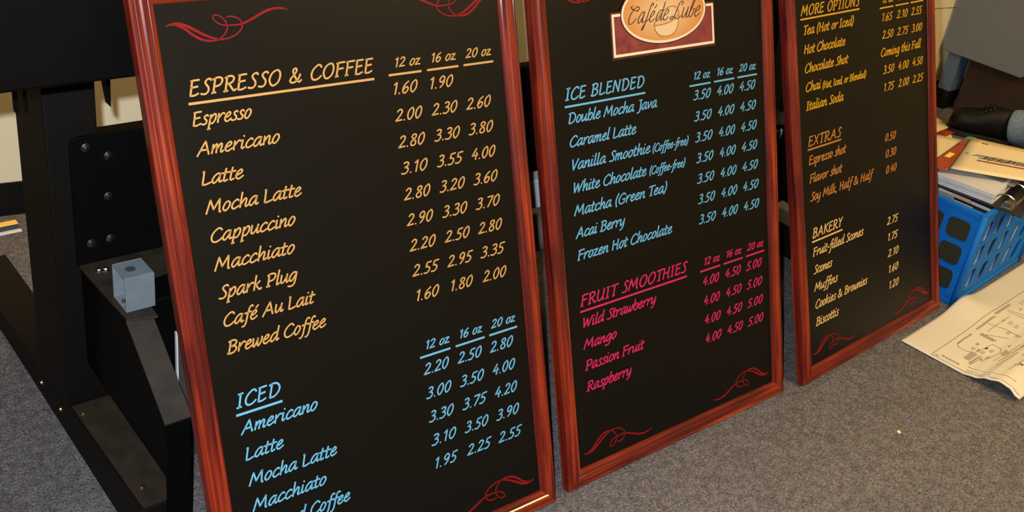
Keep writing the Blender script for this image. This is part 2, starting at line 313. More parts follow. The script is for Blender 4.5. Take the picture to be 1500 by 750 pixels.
# ------------------------------------------------------------------ pen lettering: strokes per glyph, cap height 1
G = {
'A': (.72, [[(0, -.05), (.38, 1)], [(.38, 1), (.62, 0)], [(.15, .36), (.55, .36)]]),
'B': (.60, [[(.08, 0), (.12, 1)], [(0, .93), (.12, 1), (.35, 1), (.48, .85), (.42, .64), (.15, .54)], [(.15, .54), (.42, .5), (.52, .28), (.4, .05), (.15, -.02), (0, .03)]]),
'C': (.62, [[(.58, .84), (.5, .98), (.35, 1), (.12, .75), (.02, .4), (.1, .08), (.28, -.02), (.48, .06), (.62, .22)]]),
'D': (.70, [[(.1, 0), (.14, 1)], [(0, .92), (.2, 1), (.45, .93), (.62, .6), (.55, .25), (.35, .03), (.1, 0)]]),
'E': (.50, [[(.06, .98), (.05, 0)], [(0, .95), (.06, .98), (.42, 1.0)], [(.05, .52), (.38, .57)], [(.05, 0), (.25, -.01), (.46, .1)]]),
'F': (.50, [[(.08, .98), (.06, 0)], [(0, 0), (.16, .03)], [(0, .91), (.08, .97), (.48, 1)], [(.07, .52), (.42, .57)]]),
'G': (.66, [[(.58, .85), (.48, .98), (.34, 1), (.12, .75), (.02, .4), (.1, .08), (.3, -.02), (.5, .1), (.57, .42)], [(.36, .42), (.62, .44)]]),
'H': (.66, [[(.06, 0), (.08, 1)], [(.52, 1), (.5, .05), (.58, 0)], [(.08, .52), (.5, .54)]]),
'I': (.32, [[(.12, .98), (.12, 0)], [(0, .96), (.24, 1)], [(0, 0), (.24, .03)]]),
'J': (.38, [[(.28, 1), (.28, .1), (.2, -.2), (.02, -.28)], [(.12, .97), (.36, 1)]]),
'K': (.58, [[(.06, 0), (.08, 1)], [(.5, 1), (.1, .45)], [(.18, .55), (.5, .05), (.6, 0)]]),
'L': (.48, [[(0, .96), (.06, 1)], [(.06, 1), (.04, 0)], [(.04, 0), (.2, -.01), (.46, .1)]]),
'M': (.86, [[(0, 0), (.16, 1), (.16, 1), (.38, .25), (.38, .25), (.68, 1), (.68, 1), (.72, .05), (.8, .02)]]),
'N': (.66, [[(.02, 0), (.1, 1), (.1, 1), (.5, 0), (.5, 0), (.56, 1)]]),
'O': (.68, [[(.35, 1), (.12, .8), (.02, .4), (.14, .04), (.32, -.02), (.54, .2), (.62, .6), (.54, .92), (.35, 1)]]),
'P': (.54, [[(.1, .97), (.08, 0)], [(0, 0), (.2, .03)], [(0, .9), (.2, 1), (.42, .96), (.5, .76), (.4, .5), (.16, .42)]]),
'R': (.62, [[(.1, .97), (.08, 0)], [(0, 0), (.2, .03)], [(0, .9), (.2, 1), (.40, .96), (.48, .78), (.38, .56), (.16, .48)], [(.24, .48), (.48, .06), (.58, .0), (.66, .08)]]),
'S': (.46, [[(.46, .88), (.4, .98), (.26, .96), (.16, .8), (.24, .6), (.36, .4), (.36, .15), (.22, 0), (0, .04)]]),
'T': (.50, [[(.28, .97), (.24, 0)], [(0, .92), (.1, .97), (.58, 1)], [(.14, 0), (.34, .03)]]),
'U': (.66, [[(.06, 1), (.04, .3), (.16, 0), (.36, .1), (.5, .4)], [(.54, 1), (.5, .1), (.6, .02)]]),
'V': (.52, [[(.02, 1), (.18, 0), (.18, 0), (.52, 1)]]),
'W': (.84, [[(.02, 1), (.14, 0), (.14, 0), (.4, .85), (.4, .85), (.5, 0), (.5, 0), (.84, 1)]]),
'X': (.58, [[(.04, 1), (.5, 0)], [(.54, 1), (0, 0)]]),
'Y': (.52, [[(.04, 1), (.26, .5)], [(.52, 1), (.26, .5), (.2, 0)]]),
'a': (.54, [[(.42, .62), (.3, .68), (.12, .5), (.03, .2), (.1, .01), (.22, .05), (.38, .35), (.44, .6)], [(.45, .67), (.4, .15), (.46, .01), (.56, .1)]]),
'b': (.48, [[(.14, 1.12), (.06, .1)], [(.1, .35), (.26, .65), (.4, .6), (.43, .35), (.34, .05), (.16, 0), (.06, .1)]]),
'c': (.42, [[(.4, .58), (.3, .68), (.12, .5), (.04, .2), (.12, .01), (.26, .03), (.42, .16)]]),
'd': (.56, [[(.42, .62), (.3, .68), (.12, .5), (.03, .2), (.1, .01), (.22, .05), (.4, .35)], [(.5, 1.15), (.42, .15), (.48, .01), (.58, .12)]]),
'e': (.44, [[(.06, .28), (.28, .4), (.36, .56), (.28, .68), (.12, .52), (.04, .2), (.14, 0), (.28, .03), (.44, .18)]]),
'f': (.36, [[(.5, 1.06), (.42, 1.14), (.3, 1.0), (.22, .5), (.16, -.1), (.08, -.36), (-.06, -.42)], [(.04, .6), (.42, .66)]]),
'g': (.52, [[(.42, .62), (.3, .68), (.12, .5), (.04, .2), (.12, .01), (.24, .06), (.4, .4)], [(.46, .66), (.42, 0), (.34, -.32), (.18, -.42), (0, -.38)]]),
'h': (.52, [[(.12, 1.15), (.06, 0)], [(.08, .2), (.28, .6), (.38, .62), (.4, .45), (.36, .1), (.42, 0), (.52, .1)]]),
'i': (.24, [[(.1, .66), (.06, .12), (.12, 0), (.22, .1)], [(.14, .92), (.15, .97)]]),
'k': (.48, [[(.12, 1.15), (.06, 0)], [(.38, .66), (.1, .32)], [(.16, .38), (.36, .04), (.44, 0), (.52, .08)]]),
'l': (.24, [[(.14, 1.15), (.06, .12), (.12, 0), (.22, .1)]]),
'm': (.70, [[(.08, .66), (.04, 0)], [(.06, .25), (.22, .62), (.3, .62), (.3, .4), (.27, 0)], [(.29, .25), (.46, .62), (.55, .62), (.56, .42), (.52, .1), (.58, 0), (.68, .1)]]),
'n': (.50, [[(.08, .66), (.04, 0)], [(.06, .25), (.26, .62), (.36, .62), (.37, .42), (.34, .1), (.4, 0), (.5, .1)]]),
'o': (.45, [[(.24, .68), (.1, .5), (.03, .2), (.12, 0), (.26, .06), (.38, .32), (.38, .56), (.24, .68)]]),
'p': (.50, [[(.12, .66), (.04, -.42)], [(0, -.42), (.14, -.38)], [(.08, .3), (.28, .66), (.42, .62), (.42, .3), (.28, .02), (.12, .02)]]),
'r': (.40, [[(.08, .66), (.05, 0)], [(.07, .28), (.26, .62), (.36, .66), (.42, .60)]]),
's': (.36, [[(.34, .6), (.26, .68), (.14, .6), (.16, .42), (.28, .25), (.24, .05), (.1, 0), (-.02, .05)]]),
't': (.32, [[(.16, .95), (.08, .14), (.14, 0), (.28, .08)], [(-.02, .62), (.34, .66)]]),
'u': (.52, [[(.06, .66), (.04, .15), (.12, .01), (.26, .15), (.4, .5)], [(.42, .66), (.38, .12), (.44, 0), (.54, .1)]]),
'v': (.42, [[(.04, .66), (.14, .02), (.14, .02), (.36, .5), (.36, .66)]]),
'w': (.64, [[(.04, .66), (.05, .12), (.14, .0), (.3, .4), (.34, .62)], [(.34, .62), (.33, .12), (.42, 0), (.58, .36), (.58, .66)]]),
'y': (.50, [[(.06, .66), (.04, .15), (.12, .01), (.26, .15), (.4, .5)], [(.42, .66), (.36, 0), (.24, -.32), (.06, -.42)]]),
'z': (.42, [[(.04, .62), (.36, .66), (.36, .66), (0, 0), (0, 0), (.2, .04), (.42, .02)]]),
'0': (.56, [[(.3, .98), (.12, .75), (.06, .35), (.16, .02), (.3, .05), (.44, .35), (.46, .75), (.38, .97), (.3, .98)]]),
'1': (.36, [[(.06, .8), (.24, 1), (.24, 1), (.18, 0)]]),
'2': (.54, [[(.08, .8), (.2, .97), (.36, .95), (.42, .75), (.3, .45), (.02, .02), (.02, .02), (.46, .06)]]),
'3': (.50, [[(.1, .9), (.24, 1), (.4, .9), (.36, .66), (.18, .54)], [(.18, .54), (.38, .46), (.4, .2), (.24, 0), (.02, .04)]]),
'4': (.56, [[(.34, 1), (.04, .36), (.04, .36), (.5, .4)], [(.4, .62), (.34, 0)]]),
'5': (.52, [[(.48, .98), (.18, .94), (.18, .94), (.12, .56), (.12, .56), (.32, .52), (.4, .3), (.26, .02), (.02, .02)]]),
'6': (.52, [[(.4, .98), (.16, .7), (.05, .3), (.14, .01), (.3, .04), (.42, .3), (.34, .5), (.2, .46), (.08, .26)]]),
'7': (.48, [[(.06, .94), (.48, .97), (.48, .97), (.14, 0)]]),
'8': (.54, [[(.28, .54), (.12, .74), (.2, .96), (.38, .95), (.42, .76), (.28, .54), (.1, .34), (.1, .08), (.26, 0), (.42, .12), (.4, .36), (.28, .54)]]),
'9': (.54, [[(.42, .7), (.3, .5), (.14, .52), (.1, .78), (.24, .98), (.38, .95), (.44, .7), (.36, .3), (.16, 0)]]),
'.': (.22, [[(.06, .02), (.1, .03)]]),
',': (.22, [[(.1, .04), (.02, -.16)]]),
'&': (.74, [[(.6, .52), (.5, .2), (.3, 0), (.1, .02), (.04, .22), (.22, .5), (.36, .78), (.3, .96), (.18, .92), (.16, .74), (.3, .4), (.48, .06), (.6, 0), (.7, .12)]]),
'(': (.30, [[(.26, 1.12), (.1, .7), (.06, .3), (.16, -.2)]]),
')': (.28, [[(.08, 1.12), (.2, .75), (.16, .3), (0, -.2)]]),
'-': (.32, [[(.04, .34), (.28, .36)]]),
' ': (.30, []),
}
G['é'] = (G['e'][0], G['e'][1] + [[(.30, .84), (.44, 1.04)]])
# loose script capitals for the oval sign
SCR = dict(G)
SCR['C'] = (.80, [[(.62, .74), (.74, .9), (.62, 1.04), (.4, .98), (.14, .66), (.06, .24), (.2, 0), (.42, .06), (.66, .3)], [(.66, .8), (.3, .86), (.06, 1.0), (.02, 1.08), (.16, 1.1)]])
SCR['L'] = (.80, [[(.66, .84), (.74, 1.0), (.60, 1.10), (.44, .92), (.35, .55), (.24, .15), (.06, -.02), (-.04, .08), (.08, .18), (.34, .06), (.56, -.02), (.78, .16)]])
SCR['f'] = (.36, [[(.5, 1.0), (.46, 1.16), (.34, 1.06), (.22, .5), (.06, -.3), (-.06, -.46), (-.04, -.3), (.2, .06), (.4, .2)]])
SCR['d'] = (.54, G['d'][1]); SCR['b'] = (.44, [[(.02, .2), (.22, .7), (.3, 1.12), (.2, 1.1), (.1, .6), (.06, .12), (.2, .0), (.34, .2), (.36, .5), (.46, .5)]])

NT = 0.0007                       # thickness of the lettering
def place_on(n0, n1): return lambda u, v, top: (u, -(n1 if top else n0), v)
PLT = place_on(0.0, NT)
def text_bm(bm, s, u0, v0, width, cap, slant=.27, pen=.062, glyphs=G, place=PLT, nib=True, track=.03):
    adv = sum(glyphs[c][0] + track for c in s) - 0.06 - track
    sx = (width - 0.6 * slant * cap * 0.0) / adv
    x = 0
    for c in s:
        a, st = glyphs[c]
        for k in st:
            for run in spline(k, 5):
                if len(run) > 1:
                    ribbon(bm, [(u0 + (x + p[0]) * sx + p[1] * cap * slant, v0 + p[1] * cap) for p in run], pen * cap, place, nib)
        x += a + track
def bar_bm(bm, u0, u1, v, h): box(bm, u0, u1, -NT, 0, v - h / 2, v + h / 2)

# ------------------------------------------------------------------ the setting
TW = math.tan(math.radians(-8.8))
def wy(x): return 1.55 + (x - 0.08) * TW          # line of the back wall
X0, X1, Y0, ZC = -3.2, 6.2, -4.2, 2.72
bm = bmesh.new(); prism(bm, [(X0, Y0), (X1, Y0), (X1, wy(X1)), (X0, wy(X0))], 'z', FZ - 0.05, FZ); struct('floor', bm, M['carpet'])
bm = bmesh.new(); prism(bm, [(X0, Y0), (X1, Y0), (X1, wy(X1)), (X0, wy(X0))], 'z', ZC, ZC + 0.05); struct('ceiling', bm, M['ceiling'])
bm = bmesh.new(); prism(bm, [(X0, wy(X0)), (X1, wy(X1)), (X1, wy(X1) + .1), (X0, wy(X0) + .1)], 'z', FZ - .05, ZC + .05); struct('wall_back', bm, M['wall'])
struct('wall_left', NB(X0 - .1, X0, Y0, wy(X0) + .1, FZ - .05, ZC + .05), M['wall'])
struct('wall_right', NB(X1, X1 + .1, Y0, wy(X1) + .1, FZ - .05, ZC + .05), M['wall'])
struct('wall_front', NB(X0 - .1, X1 + .1, Y0 - .1, Y0, FZ - .05, ZC + .05), M['wall'])
bm = bmesh.new(); prism(bm, [(X0, wy(X0) - .006), (X1, wy(X1) - .006), (X1, wy(X1)), (X0, wy(X0))], 'z', FZ, 0.087); struct('baseboard_back', bm, M['cove'])

# ------------------------------------------------------------------ menu boards
FW, BH = 0.0352, 1.0264
PROF = [(0, -.015), (0, .003), (.0008, .0045), (.0035, .005), (.0045, .0042), (.0062, .0042), (.0070, .0058), (.0092, .0064), (.0100, .0080), (.0130, .0108),
        (.0160, .0120), (.0190, .0119), (.0225, .0106), (.0248, .0090), (.0254, .0076), (.0266, .0080), (.0276, .0076), (.0300, .0066), (.0322, .0049), (.0340, .0027), (.0352, .0002), (.0352, -.006), (.0300, -.006), (.0300, -.015)]
def rail_bm(kind, W):
    bm = bmesh.new(); rows = []
    for w, n in PROF:
        if kind == 'l': a, b = (w, w), (w, BH - w)
        elif kind == 'r': a, b = (W - w, w), (W - w, BH - w)
        elif kind == 'b': a, b = (w, w), (W - w, w)
        else: a, b = (w, BH - w), (W - w, BH - w)
        rows.append((bm.verts.new((a[0], -n, a[1])), bm.verts.new((b[0], -n, b[1]))))
    k = len(rows)
    for i in range(k):
        a, b = rows[i], rows[(i + 1) % k]; bm.faces.new((a[0], a[1], b[1], b[0]))
    bm.faces.new([r[0] for r in rows]); bm.faces.new([r[1] for r in rows][::-1])
    return bm
TL1 = [(.0476, .9601), (.0558, .9624), (.0664, .9622), (.0777, .9583), (.09, .9509), (.1024, .9434), (.1153, .9376), (.1288, .9351), (.1431, .937), (.1554, .9431), (.1617, .9517), (.1582, .9612), (.1476, .9662), (.137, .9650)]
TL2 = [(.0560, .9612), (.0640, .9600), (.0733, .9556), (.0839, .9463), (.0961, .9382), (.1092, .9343), (.1233, .9356), (.1334, .9425), (.1385, .9524), (.1345, .9632), (.1258, .9697), (.1187, .9683), (.1217, .961), (.1318, .955), (.1457, .9538), (.1621, .9543), (.1811, .9613), (.1998, .969), (.215, .9722), (.2283, .9715), (.2399, .9686)]
def flourish(parent, W, fu, fv):
    bm = bmesh.new(); T = lambda p: ((W - p[0]) if fu else p[0], (BH - p[1] - .003) if fv else p[1])
    for pts, blade in ((TL1, True), (TL2, False)):
        c = spline(pts, 5)[0]; n = len(c); hw = []
        for i in range(n):
            t = i / (n - 1)
            if blade: h = .0004 + .0017 * math.sin(math.pi * min(t / .55, 1)) ** .8 + (.0006 if t > .5 else 0)
            else: h = .0004 + .0015 * math.sin(math.pi * min(t / .32, 1)) ** .8 + (.0005 if t > .28 else 0) + .0009 * max(0, math.sin(math.pi * max(0, (t - .7) / .3)))
            if t > .95: h *= (1 - t) / .05 * .8 + .2
            hw.append(h)
        ribbon(bm, [T(p) for p in c], hw, PLT, False, False)
    obj('corner_flourish', bm, M['red'], parent)
HEADH, HU = .0040, .0042
def heading(parent, s, u, v, w, m, word, uw=None, gap=.0112):
    bm = bmesh.new(); text_bm(bm, s, u, v, w, .0212, pen=.066, track=.11)
    bar_bm(bm, u - .003, u - .003 + (uw or w + .007), v - gap, .0036)
    obj('heading', bm, M[m], parent, label=word + ' heading reading ' + s)
def item(parent, s, u, v, w, m, cap=.0188, name='item_name'):
    bm = bmesh.new(); text_bm(bm, s, u, v, w, cap, pen=.066); obj(name, bm, M[m], parent)
def sizes(parent, v, m, du=0.0):
    for s, u, w, b in (('12 oz', .4125, .0485, .4005), ('16 oz', .4840, .0485, .4755), ('20 oz', .5555, .0520, .5500)):
        bm = bmesh.new(); text_bm(bm, s, u + du, v, w, .0146, pen=.072); bar_bm(bm, b + du, b + du + .0633, v - .0118, .0034); obj('cup_size', bm, M[m], parent)
COLS = (.4035, .4755, .5470)
def prices(parent, row, v, m, du=0.0):
    for s, u in zip(row, COLS):
        if s:
            bm = bmesh.new(); text_bm(bm, s, u + du, v, .0502 - (.0035 if s[0] == '1' else 0), .0183, pen=.066); obj('price', bm, M[m], parent)

def menu_board(x, y, yaw, lean, W, label, fl):
    e = Vector((math.cos(yaw), math.sin(yaw), 0)); back = Vector((-math.sin(yaw), math.cos(yaw), 0))
    v = Vector((0, 0, 1)) * math.cos(lean) + back * math.sin(lean); n = e.cross(v)
    r = bpy.data.objects.new('menu_board', None); COL.objects.link(r); r.empty_display_size = .05
    r.matrix_world = Matrix(((e.x, -n.x, v.x, x), (e.y, -n.y, v.y, y), (e.z, -n.z, v.z, 0), (0, 0, 0, 1)))
    tag(r, label, 'menu board', 'framed menu boards leaning in a row')
    for k in 'lr': obj('frame_stile', rail_bm(k, W), M['wood_v'], r)
    for k in 'bt': obj('frame_rail', rail_bm(k, W), M['wood_h'], r)
    obj('panel', NB(.030, W - .030, 0, .0058, .030, BH - .030), M['board'], r)
    for fu, fv in fl: flourish(r, W, fu, fv)
    return r
R = math.radians
ALL4 = [(0, 0), (1, 0), (0, 1), (1, 1)]
b1 = menu_board(0, 0, R(-1.346), R(19.87), .6686, 'mahogany framed black menu board nearest the camera headed ESPRESSO & COFFEE', ALL4)
heading(b1, 'ESPRESSO & COFFEE', .0668, .8604, .3020, 'gold', 'gold')
sizes(b1, .8634, 'gold')
for i, (s, w) in enumerate((('Espresso', .0890), ('Americano', .1285), ('Latte', .0627), ('Mocha Latte', .1525), ('Cappuccino', .1360), ('Macchiato', .1285), ('Spark Plug', .1265), ('Café Au Lait', .1500), ('Brewed Coffee', .1650))):
    item(b1, s, .0650, .8175 - .04325 * i, w, 'gold')
for i, r_ in enumerate((('1.60', '1.90', ''), ('2.00', '2.30', '2.60'), ('2.80', '3.30', '3.80'), ('3.10', '3.55', '4.00'), ('2.80', '3.20', '3.60'), ('2.90', '3.30', '3.70'), ('2.20', '2.50', '2.80'), ('2.55', '2.95', '3.35'), ('1.60', '1.80', '2.00'))):
    prices(b1, r_, .8202 - .04385 * i, 'gold')
heading(b1, 'ICED', .0668, .3834, .0705, 'cyan', 'light blue')
sizes(b1, .3807, 'cyan')
for i, (s, w) in enumerate((('Americano', .1285), ('Latte', .0620), ('Mocha Latte', .1520), ('Macchiato', .1265), ('Brewed Coffee', .1650))):
    item(b1, s, .0678, .3405 - .0432 * i, w, 'cyan')
for i, r_ in enumerate((('2.20', '2.50', '2.80'), ('3.00', '3.50', '4.00'), ('3.30', '3.75', '4.20'), ('3.10', '3.50', '3.90'), ('1.95', '2.25', '2.55'))):
    prices(b1, r_, .3367 - .0438 * i, 'cyan', .0008)

b2 = menu_board(.7065, -.0106, R(-.901), R(19.456), .6711, 'mahogany framed black menu board in the middle with an oval sign above ICE BLENDED', ALL4)
heading(b2, 'ICE BLENDED', .0672, .7608, .2030, 'cyan', 'light blue', gap=.0122)
sizes(b2, .7572, 'cyan', .002)
for i, (s, w) in enumerate((('Double Mocha Java', .2336), ('Caramel Latte', .1718), ('Vanilla Smoothie', .2078), ('White Chocolate', .1934), ('Matcha (Green Tea)', .2494), ('Acai Berry', .1267), ('Frozen Hot Chocolate', .2576))):
    item(b2, s, .0688, .7172 - .0437 * i, w, 'cyan')
item(b2, '(Coffee-free)', .2855, .6290, .1030, 'cyan', .0150, 'item_note'); item(b2, '(Coffee-free)', .2730, .5855, .1030, 'cyan', .0150, 'item_note')
for i in range(7): prices(b2, ('3.50', '4.00', '4.50'), .7160 - .04345 * i, 'cyan', .0085)
heading(b2, 'FRUIT SMOOTHIES', .0682, .3632, .2950, 'pink', 'magenta', gap=.0106)
sizes(b2, .3638, 'pink', .0085)
for i, (s, w) in enumerate((('Wild Strawberry', .2015), ('Mango', .0850), ('Passion Fruit', .1586), ('Raspberry', .1202))):
    item(b2, s, .0682, .3198 - .0437 * i, w, 'pink')
for i in range(4): prices(b2, ('4.00', '4.50', '5.00'), .3192 - .0428 * i, 'pink', .0105)
# the oval sign at the head of the middle board
sg = obj('sign_plate', NB(.1915, .4850, -.0012, 0, .8200, .9090), M['maroon_d'], b2, label='dark maroon plate behind an orange oval')
bm = bmesh.new()
u0, u1, v0, v1, t = .1955, .4815, .8245, .9055, .0050
for a in ((u0, u1, v0, v0 + t), (u0, u1, v1 - t, v1), (u0, u0 + t, v0 + t, v1 - t), (u1 - t, u1, v0 + t, v1 - t)): box(bm, a[0], a[1], -.0020, -.0012, a[2], a[3])
obj('border', bm, M['cream'], sg)
obj('field', NB(u0 + t, u1 - t, -.0017, -.0012, v0 + t, v1 - t), M['maroon'], sg)
EC, ER = (.3385, .900), (.1185, .0600)
def ellipse(k, n0, n1, m, name, par):
    pts = [(EC[0] + (ER[0] + k) * math.cos(2 * math.pi * i / 72), EC[1] + (ER[1] + k) * math.sin(2 * math.pi * i / 72)) for i in range(72)]
    return obj(name, prism(bmesh.new(), pts, 'y', -n1, -n0), M[m], par)
ellipse(.0022, .0012, .0024, 'maroon_d', 'oval_outline', sg)  # dark maroon outline around the oval
ellipse(0, .0012, .0028, 'cream', 'oval_rim', sg)
ellipse(-.0048, .0012, .0032, 'oval', 'oval', sg)
cupu = lambda pts: [(p[0], p[1]) for p in pts]
bm = bmesh.new(); bowl = spline([(.3065, .8775), (.3090, .8660), (.3200, .8555), (.3400, .8515), (.3600, .8560), (.3715, .8680), (.3765, .8860), (.3775, .8950), (.3775, .8950), (.3600, .8810), (.3400, .8765), (.3200, .8755), (.3065, .8775)], 6)
prism(bm, [p for r_ in bowl for p in r_[:-1]], 'y', -.0034, -.0030); obj('cup_picture', bm, M['cup_fill'], sg)
bm = bmesh.new(); PL2 = place_on(.0030, .0038)
for k in ([(.3065, .8775), (.3090, .8660), (.3200, .8555), (.3400, .8515), (.3600, .8560), (.3715, .8680), (.3775, .8900)], [(.3065, .8775), (.3200, .8752), (.3400, .8768), (.3600, .8815), (.3775, .8930), (.3700, .9060), (.3520, .9080), (.3250, .8960), (.3065, .8775)],
          [(.3170, .9230), (.3150, .9330), (.3210, .9400), (.3180, .9480)], [(.3320, .9230), (.3300, .9330), (.3360, .9400), (.3330, .9500)], [(.3470, .9220), (.3450, .9320), (.3510, .9390), (.3480, .9480)]):
    for r_ in spline(k, 6): ribbon(bm, r_, .0011, PL2, False)
obj('cup_outline', bm, M['tan_ink'], sg)
bm = bmesh.new(); PL3 = place_on(.0032, .0044)
for s, u, w in (('Café', .2330, .0700), ('de', .3090, .0340), ('Lube', .3530, .0810)):
    text_bm(bm, s, u, .8835, w, .0300, slant=.40, pen=.027, glyphs=SCR, place=PL3)
obj('sign_lettering', bm, M['brown_ink'], sg)

b3 = menu_board(1.4416, -.0326, R(2.647), R(20.085), .6621, 'mahogany framed black menu board beside the blue crate headed MORE OPTIONS', ALL4)
heading(b3, 'MORE OPTIONS', .0605, .8575, .2390, 'yellow', 'yellow', gap=.0085)
sizes(b3, .8525, 'yellow', -.004)
for i, (s, w) in enumerate((('Tea (Hot or Iced)', .2080), ('Hot Chocolate', .1681), ('Chocolate Shot', .1767), ('Chai', .0585), ('Italian Soda', .1517))):
    item(b3, s, .0655, .8150 - .0425 * i, w, 'yellow')
item(b3, '(Hot, Iced, or Blended)', .1335, .6850, .1880, 'yellow', .0150, 'item_note')
for v, r_ in ((.8092, ('1.65', '2.10', '2.55')), (.7670, ('2.50', '2.75', '3.00')), (.6815, ('3.50', '4.00', '4.50')), (.6383, ('1.75', '2.00', '2.25'))): prices(b3, r_, v, 'yellow')
item(b3, 'Coming this Fall', .3950, .7245, .1935, 'yellow', .0188, 'price_note')
heading(b3, 'EXTRAS', .0668, .5620, .1335, 'ochre', 'ochre', gap=.0080)
for i, (s, w) in enumerate((('Espresso shot', .1536), ('Flavor shot', .1333), ('Soy Milk, Half & Half', .2690))): item(b3, s, .0660, .5195 - .0430 * i, w, 'ochre')
for i, s in enumerate(('0.50', '0.30', '0.40')): prices(b3, (s,), .5125 - .0410 * i, 'ochre')
heading(b3, 'BAKERY', .0680, .3448, .1230, 'sand', 'sand coloured', gap=.0095)
for i, (s, w) in enumerate((('Fruit-filled Scones', .2189), ('Scones', .0749), ('Muffins', .0967), ('Cookies & Brownies', .2296), ('Biscottis', .0952))): item(b3, s, .0668, .3005 - .0430 * i, w, 'sand')
for i, s in enumerate(('2.75', '1.75', '2.10', '1.60', '1.20')): prices(b3, (s,), .2975 - .0426 * i, 'sand')

# ------------------------------------------------------------------ the large black printer on its stand
pr = empty('wide_format_printer', (0, .62, FZ), 'large black printer on a steel stand behind the leaning menu boards', 'printer')
def part(name, bm, m, bevel=.0015, parent=None, label=None, smooth=False):
    """parts are modelled in room coordinates and moved under the printer"""
    par = parent or pr
    o = obj(name, bm, M[m] if isinstance(m, str) else m, par, bevel, smooth, label)
    o.matrix_parent_inverse = Matrix.Translation(Vector((0, -.62, -FZ)))
    return o
YB = .374
part('side_housing', NB(-.45, .45, YB, .98, .812, 1.20), 'black', .006)
part('body', NB(.452, 2.06, YB, .98, .900, 1.16), 'black', .006)
part('lid', NB(.46, 2.05, YB + .06, .96, 1.16, 1.19), 'grey_pl', .006)
# left end of the stand
def leg(x0):
    part('leg', NB(x0, x0 + .086, .61, .765, .06, .812 if x0 < .4 else .90), ['brown', None] and 'brown_steel', .003)
leg(-.033); leg(1.935)
def foot(x0, x1):
    bm = bmesh.new(); prism(bm, [(.262, FZ), (.262, .094), (.61, .078), (.61, .060), (1.25, .052), (1.25, FZ)], 'x', x0, x1)
    part('foot', bm, 'brown_steel', .002)
    bm = bmesh.new(); prism(bm, [(.266, .0940), (.266, .0965), (.600, .0815), (.600, .0785)], 'x', x0 + .004, x1)
    part('foot_plate', bm, 'black_lit', 0)
foot(-.033, .048); foot(1.935, 2.016)
def arm(x0, x1, sx):
    bm = bmesh.new()
    prism(bm, [(.255, .150), (.255, .262), (.403, .375), (.612, .375), (.612, .160)], 'x', x0, x1)
    part('arm', bm, 'black', .0015)
    part('arm_post', NB(x0, x1, .2555, .2610, FZ, .1495), 'black', .001)
    bm = bmesh.new()
    prism(bm, [(.2535, .2655), (.4025, .3790), (.4032, .3750), (.2550, .2620)], 'x', x0 - .001, x1 + .001)
    part('arm_lit_slope', bm, 'black_lit', 0)  # thin layer carrying the painted-in light on the arm's slope
    bm = bmesh.new()
    X = lambda v: x0 + v if sx > 0 else x1 - v
    prism(bm, [(X(-.006), .601), (X(.002), .401), (X(.049), .391), (X(.055), .500), (X(.175), .530), (X(.175), .601)], 'z', .3755, .3800)
    part('shelf_plate', bm, 'black_lit', .0006)
arm(.009, .052, 1); arm(1.931, 1.974, -1)
# cross bar with its bolted end plate
bm = bmesh.new(); box(bm, .053, 2.130, .640, .672, .300, .607); part('cross_bar', bm, 'black', .003)
bm = bmesh.new(); c = .016; x0, x1, z0, z1 = .002, .22, .3752, .6240
prism(bm, [(x0, z0), (x1, z0), (x1, z1), (x0 + c, z1), (x0 + .004, z1 - .004), (x0, z1 - c)], 'y', .602, .609); part('end_plate', bm, 'black', .001)
def bolt(x, y, z, ax, r=.0062, m='bolt', par=None):
    bm = bmesh.new(); d = {'y': (0, -1, 0), 'x': (-1, 0, 0), 'z': (0, 0, 1)}[ax]; p = Vector((x, y, z)); d = Vector(d)
    cyl(bm, p, p + d * r * .25, r * 1.35, seg=16); cyl(bm, p + d * r * .25, p + d * r * 1.0, r, r * .82, 6 if m == 'bolt' else 14)
    part('bolt' if m == 'bolt' else 'screw', bm, m, .0008)
for x, z in ((.029, .604), (.066, .582), (.062, .505), (.028, .419), (.062, .421)): bolt(x, .602, z, 'y')
for x, y in ((.026, .568), (.037, .566)): bolt(x, y, .380, 'z', .0055)
for x, y, z in ((-.020, .566, .0830), (-.012, .313, .0965), (1.947, .566, .0830), (1.955, .313, .0965)): bolt(x, y, z, 'z', .0042, 'screw')
for y, z in ((.759, .034), (.650, .042)): bolt(-.033, y, z, 'x', .0042, 'screw')
# gusset and hooks under the housing
bm = bmesh.new(); prism(bm, [(.057, .83), (.082, .83), (.079, .664)], 'y', .612, .640); part('gusset', bm, 'black', .001)
for x in (-.078, -.064): part('hook', NB(x, x + .006, .60, .61, .684, .82), 'black', .001)
# blue-grey bracket: an open box section standing on the shelf
bm = bmesh.new(); x0, x1, y0, y1, z0, z1, w = .0165, .0665, .421, .477, .3805, .4455, .003
box(bm, x0, x1, y0, y0 + w, z0, z1); box(bm, x0, x1, y1 - w, y1, z0, z1); box(bm, x0, x1, y0 + w, y1 - w, z0, z0 + w); box(bm, x0, x1, y0 + w, y1 - w, z1 - w, z1)
bk = part('bracket', bm, 'bracket', .0008, label='blue-grey open box bracket')
bm = bmesh.new(); cyl(bm, (.037, .449, z1 - .0005), (.037, .449, z1 + .0006), .0085, seg=24); o = obj('bolt_hole', bm, M['grey_pl'], bk); o.matrix_parent_inverse = Matrix.Identity(4)
bm = bmesh.new(); cyl(bm, (.024, .449, .3835), (.024, .449, .389), .004, seg=14); o = obj('rivet', bm, M['bolt'], bk); o.matrix_parent_inverse = Matrix.Identity(4)
part('dark_gap_filler', NB(.078, .30, .475, .600, FZ, .355), 'black', .003)  # added black box, keeps the gap beside the arm dark
